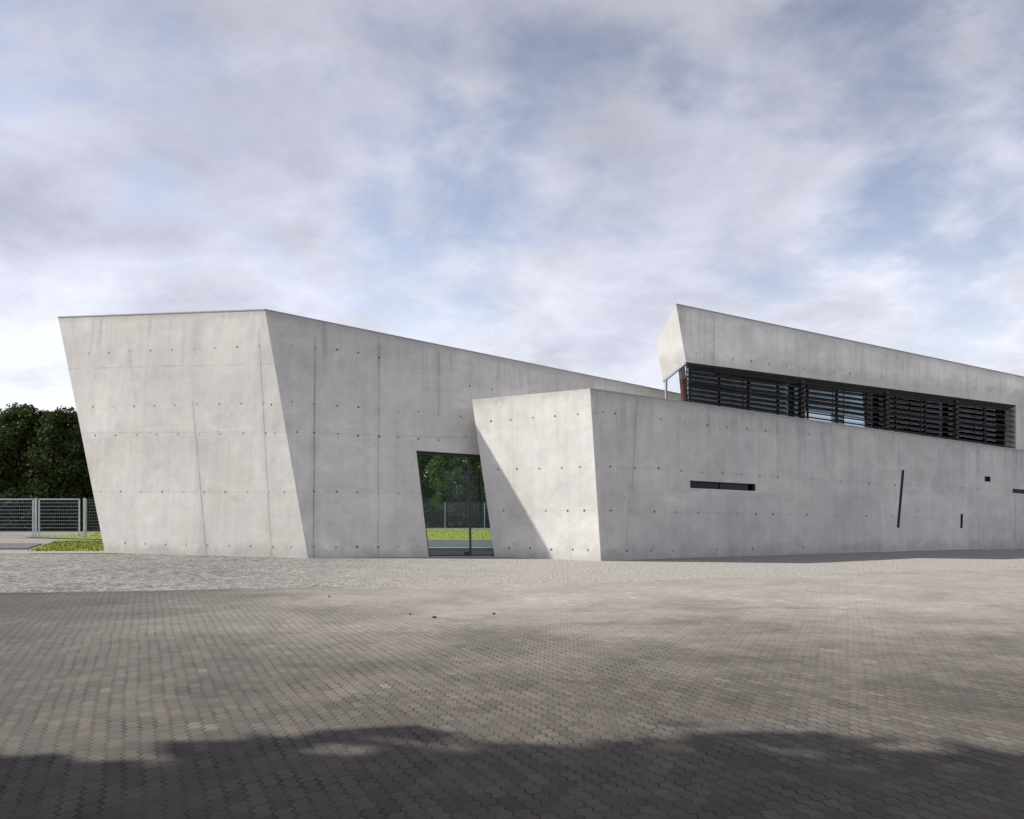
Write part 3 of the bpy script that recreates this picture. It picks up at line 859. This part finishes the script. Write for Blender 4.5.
# dense low growth under the trees
def hedge(name, label, x0, x1, y, h, n, mat):
    m = MB(); rnd = random.Random(5)
    st = MB()
    for _ in range(n):
        x = rnd.uniform(x0, x1); yy = y + rnd.gauss(0, .7)
        hh = h * (.75 + .3 * mnoise.noise(Vector((x * .5, 1, 2))))
        z = rnd.uniform(.02, hh)
        nn = Vector((rnd.gauss(0, 1), rnd.gauss(-.4, 1), rnd.gauss(.5, 1))).normalized(); a = nn.orthogonal().normalized(); b = nn.cross(a); s = rnd.uniform(.1, .2)
        q = Vector((x, yy, z)); m.poly([q - a * s, q - b * s * .5, q + a * s, q + b * s * .5])
    r = empty(name, ((x0 + x1) / 2, y, 0)); tag(r, label, 'hedge')
    for k in range(int((x1 - x0) / 1.2)):
        x = x0 + .6 + k * 1.2; st.tube([(x, y, -.05), (x + .1, y + .1, h * .4), (x + .3, y, h * .8)], [.05, .035, .01], 5)
    m.build('foliage', mat, r, fix=False); st.build('stems', bark, r, fix=False)
    adopt(r)
hedge('hedge', 'dark tangled hedge at the foot of the trees behind the gate', -54, -30, 70.5, 3.6, 26000, leaf_d)
hedge('hedge', 'dark undergrowth behind the mesh fence in the doorway view', -16, 3, 84.0, 3.2, 14000, leaf_d)

# tall trees to the left of the court: their shade falls across the near paving
SUN_EL, SUN_BACK = R(40), R(11)
tmS = tree_meshes(11, 18.0, 4.5, 7.0, 300, 170, .36)
tS = tree('courtyard_tree', 'tall shade tree standing left of the court, throwing its shadow on the near paving', tmS, (-11.2, 2.6, 0), leaf_g, 'shade trees beside the court')
copy_tree(tS, (-15.0, -.85, 0), 2.4, 1.1, 'taller shade tree standing behind the first one left of the court')
copy_tree(tS, (-13.0, -7.0, 0), 4.1, .95, 'shade tree left of the court, furthest back behind the viewer')

# ------------------------------------------------------------------ small loose stones on the court
pm = MB()
stone_mat = plain('dark_stone', (.035, .033, .03), .9, 0, .3, 20)
def pebble_mesh(seed):
    bm = bmesh.new(); bmesh.ops.create_icosphere(bm, subdivisions=2, radius=.05)
    for v in bm.verts:
        v.co *= 1 + .35 * mnoise.noise(v.co * 22 + Vector((seed, 0, 0))); v.co.z *= .55
        v.co.x *= 1.35
    me = bpy.data.meshes.new('pebble'); bm.to_mesh(me); bm.free(); me.materials.append(stone_mat)
    return me
pm_ = pebble_mesh(1.0)
for i, (x, y, s) in enumerate([(434, 618, .55), (494, 614.5, .5), (410, 614.8, .35), (329, 597, .4)]):
    P = on_ground(x, y); o = link('pebble', pm_); o.location = (P.x, P.y, gz(P.x, P.y) + .012); o.rotation_euler.z = i * 1.3; o.scale = (s, s, s)
    tag(o, ['dark pebble lying in front of the doorway, second from right of four', 'dark pebble nearest the low front wing', 'smallest dark pebble on the pale paving before the doorway', 'dark pebble at the gravel edge before the tall wing'][i], 'pebble', 'dark pebbles on the court')

# ------------------------------------------------------------------ sky, sun, camera
w = bpy.data.worlds.new('World'); scene.world = w; w.use_nodes = True
w.node_tree.nodes.clear(); t = NT(w.node_tree)
sky = t.n('ShaderNodeTexSky'); sky.sky_type = 'NISHITA'; sky.sun_disc = False
SUN_DIR = Vector((-math.cos(SUN_BACK) * math.cos(SUN_EL), math.sin(SUN_BACK) * math.cos(SUN_EL), math.sin(SUN_EL)))
sky.sun_elevation = SUN_EL; sky.sun_rotation = math.atan2(SUN_DIR.x, SUN_DIR.y)
sky.air_density = 1.0; sky.dust_density = 1.5; sky.ozone_density = 1.2
dirn = t.n('ShaderNodeTexCoord').outputs['Generated']
sx, sy, sz = t.sep(dirn)
zz = t.math('ADD', t.math('MAXIMUM', sz, 0.0), .30)
cp_ = t.comb(t.math('ADD', t.math('DIVIDE', sx, zz), 30.1), t.math('ADD', t.math('DIVIDE', sy, zz), -11.2), 0.7)
n1 = t.noise(cp_, 1.7, 10, .56, .18); n2 = t.noise(cp_, 5.2, 9, .60, .25); n3 = t.noise(cp_, .70, 3, .5, .1); n4 = t.noise(cp_, 3.0, 9, .60, .3)
cl = t.math('ADD', t.math('ADD', t.math('MULTIPLY', n1, .56), t.math('MULTIPLY', n2, .27)), t.math('MULTIPLY', n3, .26))
cover = t.map(cl, .445, .604, .15, 1.0, True)
hz = t.map(sz, .05, .34, .70, .0, True)
cover = t.math('ADD', cover, hz, clamp=True)
cover = t.math('MULTIPLY', cover, .90)
shade = t.map(n4, .34, .64, .80, 1.15)
low_b = t.map(sz, .16, .52, 1.08, .74, True)
behind = t.map(sy, -.7, .65, 1.75, 1.0, True)                      # unseen sky behind the camera, brightened to fill the shaded walls
ccol = t.scale(t.mix(t.map(t.math('ADD', n1, t.math('MULTIPLY', n2, .25)), .54, .82), (4.15, 4.15, 4.5), (2.80, 2.86, 3.48)), t.math('MULTIPLY', t.math('MULTIPLY', shade, low_b), behind))
hsv = t.n('ShaderNodeHueSaturation'); hsv.inputs['Saturation'].default_value = .84; hsv.inputs['Hue'].default_value = .512; hsv.inputs['Value'].default_value = .86
t.put(hsv.inputs['Color'], sky.outputs[0])
skyc = t.mix(cover, t.scale(hsv.outputs[0], t.map(sz, .15, .52, 1.0, .66)), ccol)
bg = t.n('ShaderNodeBackground'); bg.inputs['Strength'].default_value = .108
t.put(bg.inputs['Color'], skyc)
wo = t.n('ShaderNodeOutputWorld'); t.put(wo.inputs[0], bg.outputs[0])

sun = bpy.data.lights.new('sun', 'SUN'); sun.energy = 4.4; sun.angle = R(.6); sun.color = (1.0, .955, .89)
so = bpy.data.objects.new('sun', sun); COL.objects.link(so)
so.rotation_euler = (-SUN_DIR).to_track_quat('-Z', 'Y').to_euler(); so.location = SUN_DIR * 60

cam = bpy.data.cameras.new('camera'); co = bpy.data.objects.new('camera', cam); COL.objects.link(co)
co.location = (0, 0, EYE); co.rotation_euler = (R(90), 0, 0)
cam.sensor_width = 36; cam.lens = F / 1024 * 36; cam.shift_y = (HY - 409.5) / 1024; cam.clip_start = .1; cam.clip_end = 3000
scene.camera = co

scene.render.engine = 'CYCLES'
scene.cycles.use_denoising = True
scene.cycles.max_bounces = 8; scene.cycles.transparent_max_bounces = 16
scene.view_settings.view_transform = 'Standard'; scene.view_settings.look = 'None'
scene.view_settings.exposure = 1.0; scene.view_settings.gamma = 1.0; scene.view_settings.use_curve_mapping = False
